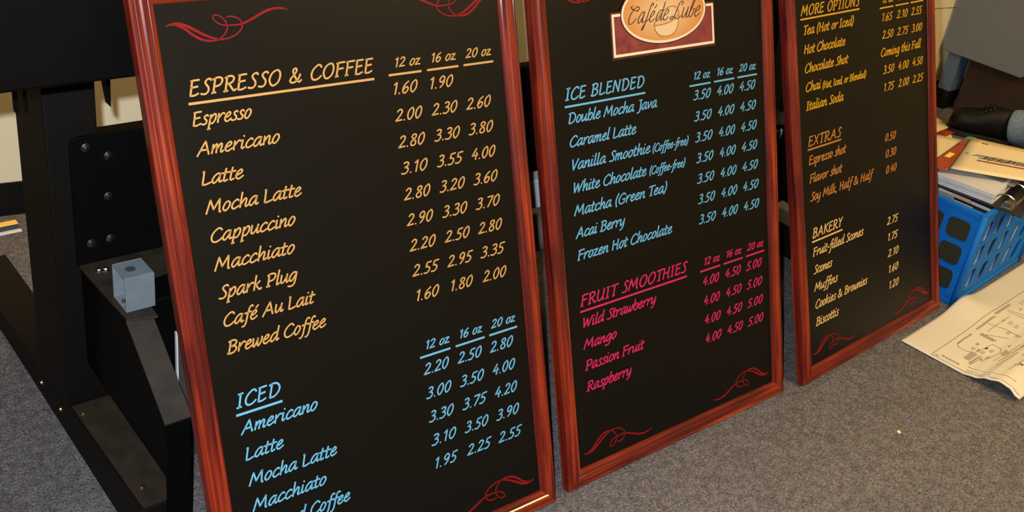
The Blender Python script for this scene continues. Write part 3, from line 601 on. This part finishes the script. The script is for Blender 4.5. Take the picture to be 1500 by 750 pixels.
# sheet metal guard beside the arm, pale bar and take-up roller between the two ends
bm = bmesh.new(); box(bm, .118, .50, .455, .459, FZ, .288); part('guard_plate', bm, 'grey_pl', 0)
bm = bmesh.new(); box(bm, .1155, .118, .4535, .4605, .10, .288); part('guard_edge', bm, 'edge', 0, label='pale strip painted as the lit plate edge')  # highlight along the guard plate, built as a pale strip
bm = bmesh.new(); prism(bm, [(.502, .577), (1.920, .507), (1.920, .552), (.502, .622)], 'z', .283, .360); part('guide_bar', bm, 'rail', .004)
bm = bmesh.new(); cyl(bm, (.512, .622, .200), (1.90, .504, .200), .048, seg=40); part('take_up_roller', bm, 'roller', .003)
for x, y in ((.49, .624), (1.902, .504)):
    bm = bmesh.new(); cyl(bm, (x, y, .200), (x + .02, y - .0017, .200), .066, seg=36); part('roller_flange', bm, 'black', .002)
for o in pr.children:
    if o.name.startswith(('take_up_roller', 'roller_flange')):
        for p in o.data.polygons: p.use_smooth = len(p.vertices) == 4

# loose sheets lying on the carpet along the wall
SH = [('yellow_sheet', 'yellow paper sheet on the carpet at the foot of the wall', -.002, .0105), ('navy_sheet', 'navy blue sheet between the yellow and the white ones by the wall', -.018, .0070), ('paper', 'white paper sheet frontmost of those lying along the wall', -.032, .0035)]
for m, lb, dy, z in SH:
    bm = bmesh.new(); n = 14; V = []
    for i in range(n + 1):
        x = -.28 + .42 * i / n; bend = -.05 * ((x - .14) / .42) ** 2
        yb = 1.468 + dy + bend
        V.append([bm.verts.new((x, yy, FZ + zz)) for yy, zz in ((yb, z - .0015), (yb, z), (yb + .022, z), (yb + .022, z - .0015))])
    for a, b in zip(V, V[1:]):
        for k in range(4): bm.faces.new((a[k], a[(k + 1) % 4], b[(k + 1) % 4], b[k]))
    bm.faces.new(V[0]); bm.faces.new(V[-1][::-1])
    tag(obj('paper_sheet', bm, M[m]), lb, 'paper', 'sheets lying along the wall')

# ------------------------------------------------------------------ large plan sheet on the carpet
SA = Vector((.9977, .068, 0)); SB = Vector((.068, -.9977, 0)); SO = Vector((1.854, -.0415, FZ))
def lerp(tab, x):
    for (a, b), (c, d) in zip(tab, tab[1:]):
        if x <= c: t = max(0, (x - a) / (c - a)); t = t * t * (3 - 2 * t); return b + (d - b) * t
    return tab[-1][1]
WAVE = [(0, 0), (.17, 0), (.20, .006), (.23, .020), (.26, .029), (.285, .026), (.305, .014), (.33, .008)]
def plan_pt(a, b, dz=0.0):
    bump = .022 * math.exp(-((a - .335) / .07) ** 2) * math.exp(-(b / .07) ** 2)
    w = lerp(WAVE, b) * (1 - .0 * a)
    z = .0032 + bump + w
    return SO + SA * a + SB * b + Vector((0, 0, z + dz))
bm = bmesh.new(); NA, NBB = 56, 44; AMAX, BMAX = .95, .315
grid = [[bm.verts.new(plan_pt(AMAX * i / NA, BMAX * j / NBB)) for j in range(NBB + 1)] for i in range(NA + 1)]
for i in range(NA):
    for j in range(NBB): bm.faces.new((grid[i][j], grid[i + 1][j], grid[i + 1][j + 1], grid[i][j + 1]))
plan = obj('plan_sheet', bm, M['plan'], None, 0, True)
sd = plan.modifiers.new('thickness', 'SOLIDIFY'); sd.thickness = .0006; sd.offset = 0
tag(plan, 'large yellowed paper site plan spread on the carpet before the blue crate', 'plan')
def pl_line(bm, pts, h):
    c = [p for r_ in spline(pts, 8) for p in r_]
    out = []
    for p, q in zip(c, c[1:]):
        k = max(1, int(math.hypot(q[0] - p[0], q[1] - p[1]) / .012))
        out += [(p[0] + (q[0] - p[0]) * i / k, p[1] + (q[1] - p[1]) * i / k) for i in range(k)]
    out.append(c[-1])
    ribbon(bm, out, h, lambda a, b, top: plan_pt(a, b, .0014 if top else .0004), False, False)
bm = bmesh.new()
pl_line(bm, [(.011, .081), (.12, .0815), (.24, .0805), (.35, .079), (.54, .079), (.93, .079)], .0011)
pl_line(bm, [(.011, .081), (.013, .2), (.014, .31)], .0011)
pl_line(bm, [(.205, .097), (.133, .097), (.112, .108), (.112, .130), (.125, .146)], .0009)
pl_line(bm, [(.125, .146), (.16, .151), (.205, .156), (.208, .172), (.199, .184), (.172, .189), (.129, .182)], .0008)
for a in ([(.06, .159), (.124, .165)], [(.055, .165), (.118, .170)], [(.094, .176), (.140, .179)], [(.120, .196), (.262, .206)], [(.128, .205), (.32, .222)], [(.085, .247), (.30, .262)], [(.09, .215), (.20, .224)],
          [(.424, .104), (.430, .150), (.45, .21)], [(.431, .098), (.445, .14), (.46, .20)], [(.30, .10), (.32, .15), (.31, .19)], [(.26, .118), (.40, .119)], [(.24, .122), (.28, .17)]):
    pl_line(bm, a, .0009)
obj('outlines', bm, M['ink'], plan)
rnd = random.Random(7)
def scribble(a0, a1, b0, b1, rows, along='a', h=.0010):
    bm = bmesh.new()
    for k in range(rows):
        t = (k + .5) / rows
        if along == 'a':
            b = b0 + (b1 - b0) * t; a = a0
            while a < a1 - .003:
                l = rnd.uniform(.006, .016); pl_line(bm, [(a, b), (min(a + l, a1), b + rnd.uniform(-.0006, .0006))], h); a += l + .003
        else:
            a = a0 + (a1 - a0) * t; b = b0
            while b < b1 - .003:
                l = rnd.uniform(.004, .010); pl_line(bm, [(a, b), (a + rnd.uniform(-.0006, .0006), min(b + l, b1))], h); b += l + .002
    obj('printed_note', bm, M['ink'], plan)
scribble(.223, .240, .112, .154, 5, 'b'); scribble(.073, .122, .138, .155, 6); scribble(.171, .206, .192, .206, 5)
scribble(.371, .471, .086, .093, 3); scribble(.243, .357, .092, .098, 3); scribble(.126, .208, .095, .100, 2); scribble(.06, .12, .158, .165, 2)
for a, b, s in ((.173, .131, .008), (.142, .134, .009), (.145, .147, .009), (.144, .158, .009), (.175, .169, .010), (.366, .137, .012), (.364, .155, .012), (.309, .156, .010), (.314, .178, .011), (.361, .119, .007), (.472, .12, .006), (.256, .216, .008), (.235, .189, .005), (.11, .170, .008), (.128, .178, .008), (.41, .165, .014), (.30, .21, .01), (.20, .240, .012), (.35, .23, .014)):
    scribble(a - s, a + s, b - s * .5, b + s * .5, 3, 'a', .0008)
scribble(.027, .036, .100, .150, 2, 'b', .0014); scribble(.040, .046, .165, .285, 1, 'b', .0012); scribble(.018, .022, .088, .098, 2, 'b', .0010); scribble(.024, .026, .17, .23, 1, 'b', .0007)
scribble(.50, .80, .10, .13, 4); scribble(.55, .85, .16, .20, 6)
bm = bmesh.new(); pl_line(bm, [(.168, .154), (.180, .156)], .0026); pl_line(bm, [(.120, .246), (.142, .272)], .0014); pl_line(bm, [(.124, .262), (.142, .250)], .001); obj('dark_block', bm, M['ink_d'], plan)

# ------------------------------------------------------------------ blue crate of files
CY = R(5.0)
crate = empty('file_crate', (2.165, -.011, FZ), 'blue plastic lattice crate of files between the right-hand board and the plan sheet', 'crate', None, (0, 0, CY))
CLX, CLY, CHT, CT = .46, .35, .285, .010
def wall_grid(length, cols, rows, margin, zlo, zhi, gap, slant, place, rad, rgap):
    """lattice wall: a plate with holes, made of a filled grid of bars; place(s, z, k) with k 0 outside, 1 inside"""
    bm = bmesh.new()
    cw = (length - 2 * margin - gap * (cols - 1)) / cols; rh = (zhi - zlo - rgap * (rows - 1)) / rows
    def hole(c, r):
        s0 = margin + c * (cw + gap); z0 = zlo + r * (rh + rgap); p = []
        for (cx, cz, a0) in ((s0 + cw - rad, z0 + rad, -90), (s0 + cw - rad, z0 + rh - rad, 0), (s0 + rad, z0 + rh - rad, 90), (s0 + rad, z0 + rad, 180)):
            for k in range(4):
                a = math.radians(a0 + 30 * k); p.append((cx + rad * math.cos(a), cz + rad * math.sin(a)))
        zm = z0 + rh / 2
        return [(s + slant * (z - zm), z) for s, z in p]
    # one tile per hole, meshed between the tile outline and the hole outline
    for c in range(cols):
        for r in range(rows):
            h = hole(c, r)
            sL = 0 if c == 0 else margin + c * (cw + gap) - gap / 2
            sR = length if c == cols - 1 else margin + (c + 1) * (cw + gap) - gap / 2
            zB = 0 if r == 0 else zlo + r * (rh + rgap) - rgap / 2
            zT = CHT if r == rows - 1 else zlo + (r + 1) * (rh + rgap) - rgap / 2
            outl = []
            for i in range(16):
                q = i // 4; k = i % 4
                C4 = ((sR, zB), (sR, zT), (sL, zT), (sL, zB))
                prv = ((sL, zB), (sR, zB), (sR, zT), (sL, zT))[q]; cor = C4[q]; nxt = C4[(q + 1) % 4]
                hx, hz = h[i]
                if k in (1, 2): outl.append(cor)
                elif k == 0: outl.append((hx if q in (0, 2) else cor[0], cor[1] if q in (0, 2) else hz))
                else: outl.append((cor[0] if q in (0, 2) else hx, hz if q in (0, 2) else cor[1]))
            for d in (0, 1):
                H = [bm.verts.new(place(s, z, d)) for s, z in h]; O = [bm.verts.new(place(s, z, d)) for s, z in outl]
                for i in range(16):
                    j = (i + 1) % 16
                    try:
                        if outl[i] == outl[j]: bm.faces.new((H[i], H[j], O[j]))
                        else: bm.faces.new((H[i], H[j], O[j], O[i]))
                    except ValueError: pass
                if d == 0: H0 = H; O0 = O
                else:
                    for i in range(16):
                        j = (i + 1) % 16; bm.faces.new((H0[i], H0[j], H[j], H[i]))
    bmesh.ops.remove_doubles(bm, verts=bm.verts, dist=1e-5)
    return bm
TAP = .0                                   # the crate is a little wider at the top
def tap(z): return -TAP * z / CHT
WL = [('side_wall', lambda s, z, k: (tap(z) + k * CT, s, z), CLY, 4, 3, .026, .014, .014, .014, 0.0),
      ('side_wall', lambda s, z, k: (CLX - tap(z) - k * CT, s, z), CLY, 4, 3, .026, .014, .014, .014, 0.0),
      ('end_wall', lambda s, z, k: (s, tap(z) + k * .003, z), CLX, 5, 3, .048, .042, .016, .013, .30),
      ('end_wall', lambda s, z, k: (s, CLY - tap(z) - k * .003, z), CLX, 5, 3, .048, .042, .016, .013, .30)]
for nm, pf, ln, cols, rows, mg, gp, rg, rad, sl in WL:
    obj(nm, wall_grid(ln, cols, rows, mg, .036, .246, gp, sl, pf, rad, rg), M['blue'], crate)
bm = bmesh.new(); o_, i_ = TAP + .005, CT
for a in ((-o_, CLX + o_, -o_, i_), (-o_, CLX + o_, CLY - i_, CLY + o_), (-o_, i_, i_, CLY - i_), (CLX - i_, CLX + o_, i_, CLY - i_)): box(bm, a[0], a[1], a[2], a[3], CHT - .016, CHT)
obj('rim', bm, M['blue'], crate, .003)
for sx in (0, 1):
    for sy in (0, 1):
        cx, cy = (CLX if sx else 0), (CLY if sy else 0); tx, ty = (1 if sx else -1), (1 if sy else -1)
        bm = bmesh.new(); cyl(bm, (cx - tx * .0015, cy - ty * .0015, .002), (cx - tx * .0015, cy - ty * .0015, CHT - .004), .009, .009, 14)
        obj('corner_post', bm, M['blue'], crate, 0, True)
obj('bottom', NB(-.004, CLX + .004, -.004, CLY + .004, 0, .014), M['blue'], crate, .003)

# files standing in the crate (one top-level folder each)
def in_crate(x, y, z): 
    c, s = math.cos(CY), math.sin(CY); return Vector((2.165 + x * c - y * s, -.011 + x * s + y * c, FZ + z))
FILES = [(.0165, .013, .2700, 'folder', 'olive hanging folder against the near left side of the blue crate', 'tab', .030, .092), (.038, .026, .2720, 'folder_d', 'dark folder with a grey tab second from the left in the crate', 'tab_g', .095, .150), (.080, .030, .262, 'paper', 'white paper file third from the left in the crate', 'tab', .060, .12),
         (.122, .030, .258, 'folder_d', 'dark folder with a grey tab fourth from the left in the crate', 'tab_g', .15, .21), (.164, .032, .262, 'paper', 'white paper file fifth from the left in the crate', 'tab_g', .04, .10), (.208, .030, .260, 'folder', 'olive folder with a buff tab in the middle of the crate', 'tab', .20, .26),
         (.250, .032, .262, 'paper', 'white paper file just right of the middle of the crate', 'tab_g', .06, .12), (.294, .030, .258, 'folder_d', 'dark folder with a buff tab third from the right side of the crate', 'tab', .12, .18), (.336, .034, .262, 'paper', 'white paper file second from the right side of the crate', 'tab', .05, .11), (.384, .036, .260, 'folder_d', 'dark folder against the right side of the crate', 'tab_g', .05, .11)]
for i, (x, th, h, m, lb, tm, t0, t1) in enumerate(FILES):
    e = empty('file_folder', in_crate(x, .0125, .0150), lb, 'folder', 'files standing in the blue crate', (0, 0, CY))
    bm = bmesh.new(); n = 5
    for k in range(n):
        u = k * (th - .0016) / (n - 1); dz = .006 * ((k * 3 + i) % 4) if 0 < k < n - 1 else 0
        box(bm, u, u + .0016, .002 * ((k + i) % 3), .318, 0, h - .0145 - dz)
    obj('sheets', bm, M[m], e)
    bm = bmesh.new(); prism(bm, [(t0, h - .0150), (t1, h - .0150), (t1 - .004, h - .002), (t0 + .004, h - .002)], 'x', -.0008, .0022); obj('tab', bm, M[tm], e, .0004)

# ring binder lying open on the files
bd = empty('ring_binder', in_crate(.075, -.012, .2865), 'black ring binder of white pages lying on the blue crate', 'binder', None, (0, 0, CY + R(6)))
obj('cover', NB(-.006, .290, -.050, .300, 0, .004), M['binder'], bd, .0015)
bm = bmesh.new()
for k in range(5):
    j = .0012 * ((k * 7) % 3)
    box(bm, .002 + j, .216 + j * .5, .030 + j, .292 - j, .0045 + k * .0056, .0045 + k * .0056 + .0054)
obj('pages', bm, M['pages'], bd, .0008)
bm = bmesh.new(); prism(bm, [(.015, .0330), (.035, .0300), (.110, .0335), (.110, .0350), (.035, .0320), (.012, .0350)], 'x', .110, .218); o = obj('divider', bm, M['tab_g'], bd, .0004)
bm = bmesh.new(); prism(bm, [(-.022, .0042), (.010, .0042), (.006, .012), (-.018, .012)], 'x', -.002, .280); obj('spine_plate', bm, M['bolt'], bd, .001)
for xx in (.016, .125, .245):
    bm = bmesh.new(); pv = None; n = 22
    for i in range(n + 1):
        a = math.pi * i / n; p = Vector((xx, .004 - .030 * math.cos(a), .010 + .030 * math.sin(a)))
        if pv is not None: cyl(bm, pv, p, .0019, seg=8)
        pv = p
    obj('ring', bm, M['bolt'], bd)
for xx in (-.004, .270):
    bm = bmesh.new(); prism(bm, [(-.020, .012), (.008, .012), (.002, .028), (-.012, .028)], 'x', xx, xx + .012); obj('lever', bm, M['bolt'], bd, .0015)

# sheets on top of the binder
def sheet(name, corners, m, label, th=.0012, group=None, sag=.0, n=8, cat='paper'):
    A, B, C, D = [Vector(c) for c in corners]; bm = bmesh.new()
    g = []
    for i in range(n + 1):
        row = []
        for j in range(n + 1):
            s, t = i / n, j / n
            p = A * (1 - s) * (1 - t) + B * s * (1 - t) + C * s * t + D * (1 - s) * t
            p = p + Vector((0, 0, -sag * 4 * s * (1 - s) - sag * 2 * t * (1 - t)))
            row.append(bm.verts.new(p))
        g.append(row)
    for i in range(n):
        for j in range(n): bm.faces.new((g[i][j], g[i + 1][j], g[i + 1][j + 1], g[i][j + 1]))
    o = obj(name, bm, m, None, 0, True); s = o.modifiers.new('thickness', 'SOLIDIFY'); s.thickness = th; s.offset = 1
    def at(s, t, dz=0.0):
        p = A * (1 - s) * (1 - t) + B * s * (1 - t) + C * s * t + D * (1 - s) * t
        return p + Vector((0, 0, -sag * 4 * s * (1 - s) - sag * 2 * t * (1 - t) + dz))
    return tag(o, label, cat, group), at
CSH = [(2.229, .153, .334), (2.508, .245, .340), (2.66, .06, .333), (2.43, -.035, .328)]
letter, at = sheet('letterhead_sheet', CSH, M['cream_paper'], 'cream printed sheet topmost on the binder on the blue crate', .0014, None, .002)
def sh_ribbon(bm, pts, h, at, dz=.0022):
    ribbon(bm, pts, h, lambda s, t, top: at(s, t, dz if top else dz - .0012), False, False)
# picture band with a jumble of marks, red line under it, small red mark above
bm = bmesh.new(); sh_ribbon(bm, [(.52, .04), (.52, .30), (.53, .60), (.54, .98)], .030, at); sh_ribbon(bm, [(.45, .20), (.45, .98)], .018, at)
obj('title_band', bm, M['tab_g'], letter)
bm = bmesh.new(); sh_ribbon(bm, [(.37, .20), (.37, .60), (.38, .98)], .016, at, .0026); sh_ribbon(bm, [(.90, .14), (.90, .22)], .012, at)
obj('red_line', bm, M['dark_red_ink'], letter)
bm = bmesh.new(); rnd = random.Random(3)
for k in range(26):
    t = .26 + .028 * k; s = .50 + rnd.uniform(-.03, .03)
    sh_ribbon(bm, [(s - .05, t), (s + rnd.uniform(.0, .05), t + rnd.uniform(.0, .03))], .008, at, .0030)
obj('title_marks', bm, M['ink_d'], letter)
bm = bmesh.new(); sh_ribbon(bm, [(.50, .08), (.56, .16)], .02, at, .0030); obj('green_spot', bm, M['green_paper'], letter)
br, at2 = sheet('brochure', [(2.190, .205, .3265), (2.505, .262, .3330), (2.50, .190, .3310), (2.225, .158, .3265)], M['orange'], 'orange brochure half under the cream sheet on the crate', .0012)
bm = bmesh.new(); sh_ribbon(bm, [(.78, .10), (.98, .10)], .10, at2); sh_ribbon(bm, [(.80, .30), (.97, .32)], .10, at2); obj('dark_picture', bm, M['dark_red_ink'], br)
bm = bmesh.new(); sh_ribbon(bm, [(.36, .28), (.50, .28)], .12, at2); obj('yellow_emblem', bm, M['yellow_sheet'], br)
sheet('paper_sheet', [(2.20, .262, .3220), (2.46, .335, .3220), (2.50, .262, .3255), (2.23, .20, .3240)], M['cream_paper'], 'cream sheet under the orange brochure at the back of the crate', .001)
sheet('card', [(2.50, .262, .3335), (2.53, .270, .3335), (2.54, .246, .3335), (2.51, .240, .3335)], M['teal'], 'small teal card behind the orange brochure', .001, None, 0, 2, 'card')

# flyers on the carpet behind the crate
sheet('flyer', [(3.28, .86, FZ + .016), (3.50, .86, FZ + .018), (3.475, .752, FZ + .018), (3.27, .74, FZ + .016)], M['cream_paper'], 'cream flyer uppermost on the carpet behind the right-hand board', .001, 'flyers on the carpet behind the crate', 0, 3, 'flyer')
sheet('flyer', [(3.22, .82, FZ + .011), (3.48, .765, FZ + .012), (3.455, .716, FZ + .012), (3.20, .70, FZ + .011)], M['orange'], 'orange flyer peeping out beneath the uppermost cream flyer', .001, 'flyers on the carpet behind the crate', 0, 3, 'flyer')
sheet('flyer', [(3.14, .80, FZ + .007), (3.44, .74, FZ + .008), (3.375, .690, FZ + .008), (3.13, .66, FZ + .007)], M['paper'], 'white flyer with a dark picture between the orange and the green ones', .001, 'flyers on the carpet behind the crate', 0, 3, 'flyer')
sheet('flyer', [(3.02, .76, FZ + .003), (3.34, .712, FZ + .003), (3.33, .655, FZ + .003), (3.02, .64, FZ + .003)], M['green_paper'], 'pale green flyer nearest the crate on the carpet', .001, 'flyers on the carpet behind the crate', 0, 3, 'flyer')

# ------------------------------------------------------------------ grey cabinet on its dark base by the wall
cb = empty('steel_cabinet', (3.65, .64, FZ), 'grey steel cabinet raised on a brown base by the wall at far right', 'cabinet')
def cpart(n, bm, m, bev=.003):
    o = obj(n, bm, M[m], cb, bev); o.matrix_parent_inverse = Matrix.Translation(Vector((-3.65, -.64, -FZ))); return o
bm = bmesh.new(); prism(bm, [(3.65, .637), (4.30, .637), (4.30, .880), (3.65, .983)], 'z', .235, 1.05); cpart('body', bm, 'cab')
cpart('leg', NB(3.668, 3.75, .902, .958, .075, .235), 'cab_b')
cpart('leg_pad', NB(3.670, 3.748, .904, .956, FZ, .075), 'cove')
bm = bmesh.new(); box(bm, 3.705, 4.25, .45, .880, FZ, .2345); cpart('base', bm, 'carton')

# ------------------------------------------------------------------ seated person at the right edge: shoe, sock and jeans in view
pe = empty('person', (3.62, .56, FZ), 'person in blue jeans and a black lace-up shoe beside the grey cabinet', 'person')
def loft(bm, secs, seg=20, squash=None):
    """secs: (centre, x-axis half, z-axis half, direction)"""
    rings = []
    for c, rx, rz, d in secs:
        d = Vector(d).normalized(); s = d.cross(Vector((0, 0, 1)))
        s = s.normalized() if s.length > 1e-3 else Vector((1, 0, 0)); u = s.cross(d)
        ring = []
        for i in range(seg):
            a = 2 * math.pi * i / seg; x = math.cos(a); z = math.sin(a)
            if squash: z = max(z, -squash)
            ring.append(bm.verts.new(Vector(c) + s * rx * x + u * rz * z))
        rings.append(ring)
    for a, b in zip(rings, rings[1:]):
        for i in range(seg): bm.faces.new((a[i], a[(i + 1) % seg], b[(i + 1) % seg], b[i]))
    bm.faces.new(rings[0]); bm.faces.new(rings[-1][::-1])
    return bm
def ppart(n, bm, m, sub=1, label=None):
    o = obj(n, bm, M[m], pe, 0, True, label); o.matrix_parent_inverse = Matrix.Translation(Vector((-3.62, -.56, -FZ)))
    if sub: s = o.modifiers.new('smooth', 'SUBSURF'); s.levels = sub; s.render_levels = sub
    return o
toe = Vector((3.465, .765, 0)); heel = Vector((3.590, .560, 0)); ax = (heel - toe).normalized()
def sp(t, z): return toe + (heel - toe) * t + Vector((0, 0, z))
bm = bmesh.new()
loft(bm, [(sp(t, FZ + .014 + h * .42), w, h * .58, ax) for t, w, h in ((-.02, .012, .04), (.02, .034, .068), (.10, .047, .088), (.25, .053, .094), (.40, .051, .100), (.52, .047, .112), (.64, .043, .122), (.80, .042, .122), (.93, .038, .116), (1.0, .020, .09))], 22, .72)
shoe = ppart('shoe', bm, 'leather', 1, 'black lace-up shoe')
bm = bmesh.new(); pts = []
for t, w in ((-.03, .010), (.0, .032), (.08, .049), (.25, .057), (.42, .050), (.6, .044), (.85, .045), (.97, .038), (1.01, .018)): pts.append((t, w))
side = Vector((-ax.y, ax.x, 0)); L_ = [sp(t, 0) + side * w for t, w in pts]; R_ = [sp(t, 0) - side * w for t, w in pts][::-1]
prism(bm, [(p.x, p.y) for p in L_ + R_], 'z', FZ, FZ + .020); o = obj('sole', bm, M['rubber'], shoe, .003)
for k in range(4):
    t = .42 + .055 * k; bm = bmesh.new(); h = .108 + .009 * k; pv = None
    for i in range(9):
        a = (i / 8 - .5) * 1.5; p = sp(t, FZ + h + .004 + .010 * math.cos(a * 1.6) - .006) + side * (.030 * math.sin(a))
        if pv is not None: cyl(bm, pv, p, .0028, seg=6)
        pv = p
    obj('lace', bm, M['sock'], shoe)
for k in range(4):
    for sgn in (-1, 1):
        t = .42 + .055 * k; p = sp(t, FZ + .104 + .009 * k) + side * (.024 * sgn); bm = bmesh.new(); cyl(bm, p, p + Vector((0, 0, .006)), .0035, seg=10); obj('eyelet', bm, M['bolt'], shoe)
up = Vector((0, 0, 1))
ank = sp(.90, FZ + .072)
bm = bmesh.new(); d1 = (Vector((.10, -.98, .16))).normalized()
loft(bm, [(ank - d1 * .05, .036, .040, d1), (ank, .040, .044, d1), (ank + d1 * .06, .042, .046, d1), (ank + d1 * .12, .042, .046, d1)], 20); ppart('sock', bm, 'sock', 1)
c0 = ank + d1 * .012; kn = Vector((3.62, .02, .20)); hip = Vector((3.32, -.42, .13))
def pth(a, b, t): return a + (b - a) * t
bm = bmesh.new(); dl = (kn - c0).normalized(); dt = (hip - kn).normalized()
S = [(c0 + dl * .004, .058, .060, dl), (c0, .064, .066, dl), (pth(c0, kn, .04), .067, .069, dl), (pth(c0, kn, .12), .064, .066, dl), (pth(c0, kn, .22), .067, .066, dl), (pth(c0, kn, .36), .066, .069, dl), (pth(c0, kn, .6), .072, .074, dl), (pth(c0, kn, .85), .074, .074, dl), (kn, .076, .078, (dl + dt)), (pth(kn, hip, .2), .082, .080, dt), (pth(kn, hip, .5), .090, .086, dt), (pth(kn, hip, .8), .104, .098, dt), (hip, .115, .10, dt), (hip + dt * .12, .12, .095, dt), (hip + dt * .18, .08, .06, dt)]
loft(bm, S, 22); ppart('jeans', bm, 'denim', 1, 'faded blue denim trouser leg')

# ------------------------------------------------------------------ small scrap on the carpet, ceiling lamps
bm = bmesh.new(); prism(bm, [(1.4985, -.262), (1.5035, -.2645), (1.507, -.260), (1.5055, -.2555), (1.500, -.256)], 'z', FZ, FZ + .003)
tag(obj('paper_scrap', bm, M['scrap'], None, .0005), 'tiny buff scrap alone on the open carpet', 'scrap')
for i, (p, e) in enumerate(LAMPS):
    lo = empty('ceiling_light', (p[0], p[1], p[2]), ('ceiling light panel over the open carpet in front of the boards', 'ceiling light panel over the far right corner', 'ceiling light panel over the printer near the back wall')[i], 'lamp', 'ceiling light panels')
    bm = bmesh.new()
    for a in ((-.62, .62, -.32, -.28), (-.62, .62, .28, .32), (-.62, -.58, -.28, .28), (.58, .62, -.28, .28)): box(bm, a[0], a[1], a[2], a[3], -.01, .06)
    obj('frame', bm, M['cab'], lo); obj('diffuser', NB(-.58, .58, -.28, .28, .0, .06), M['lampglass'], lo)
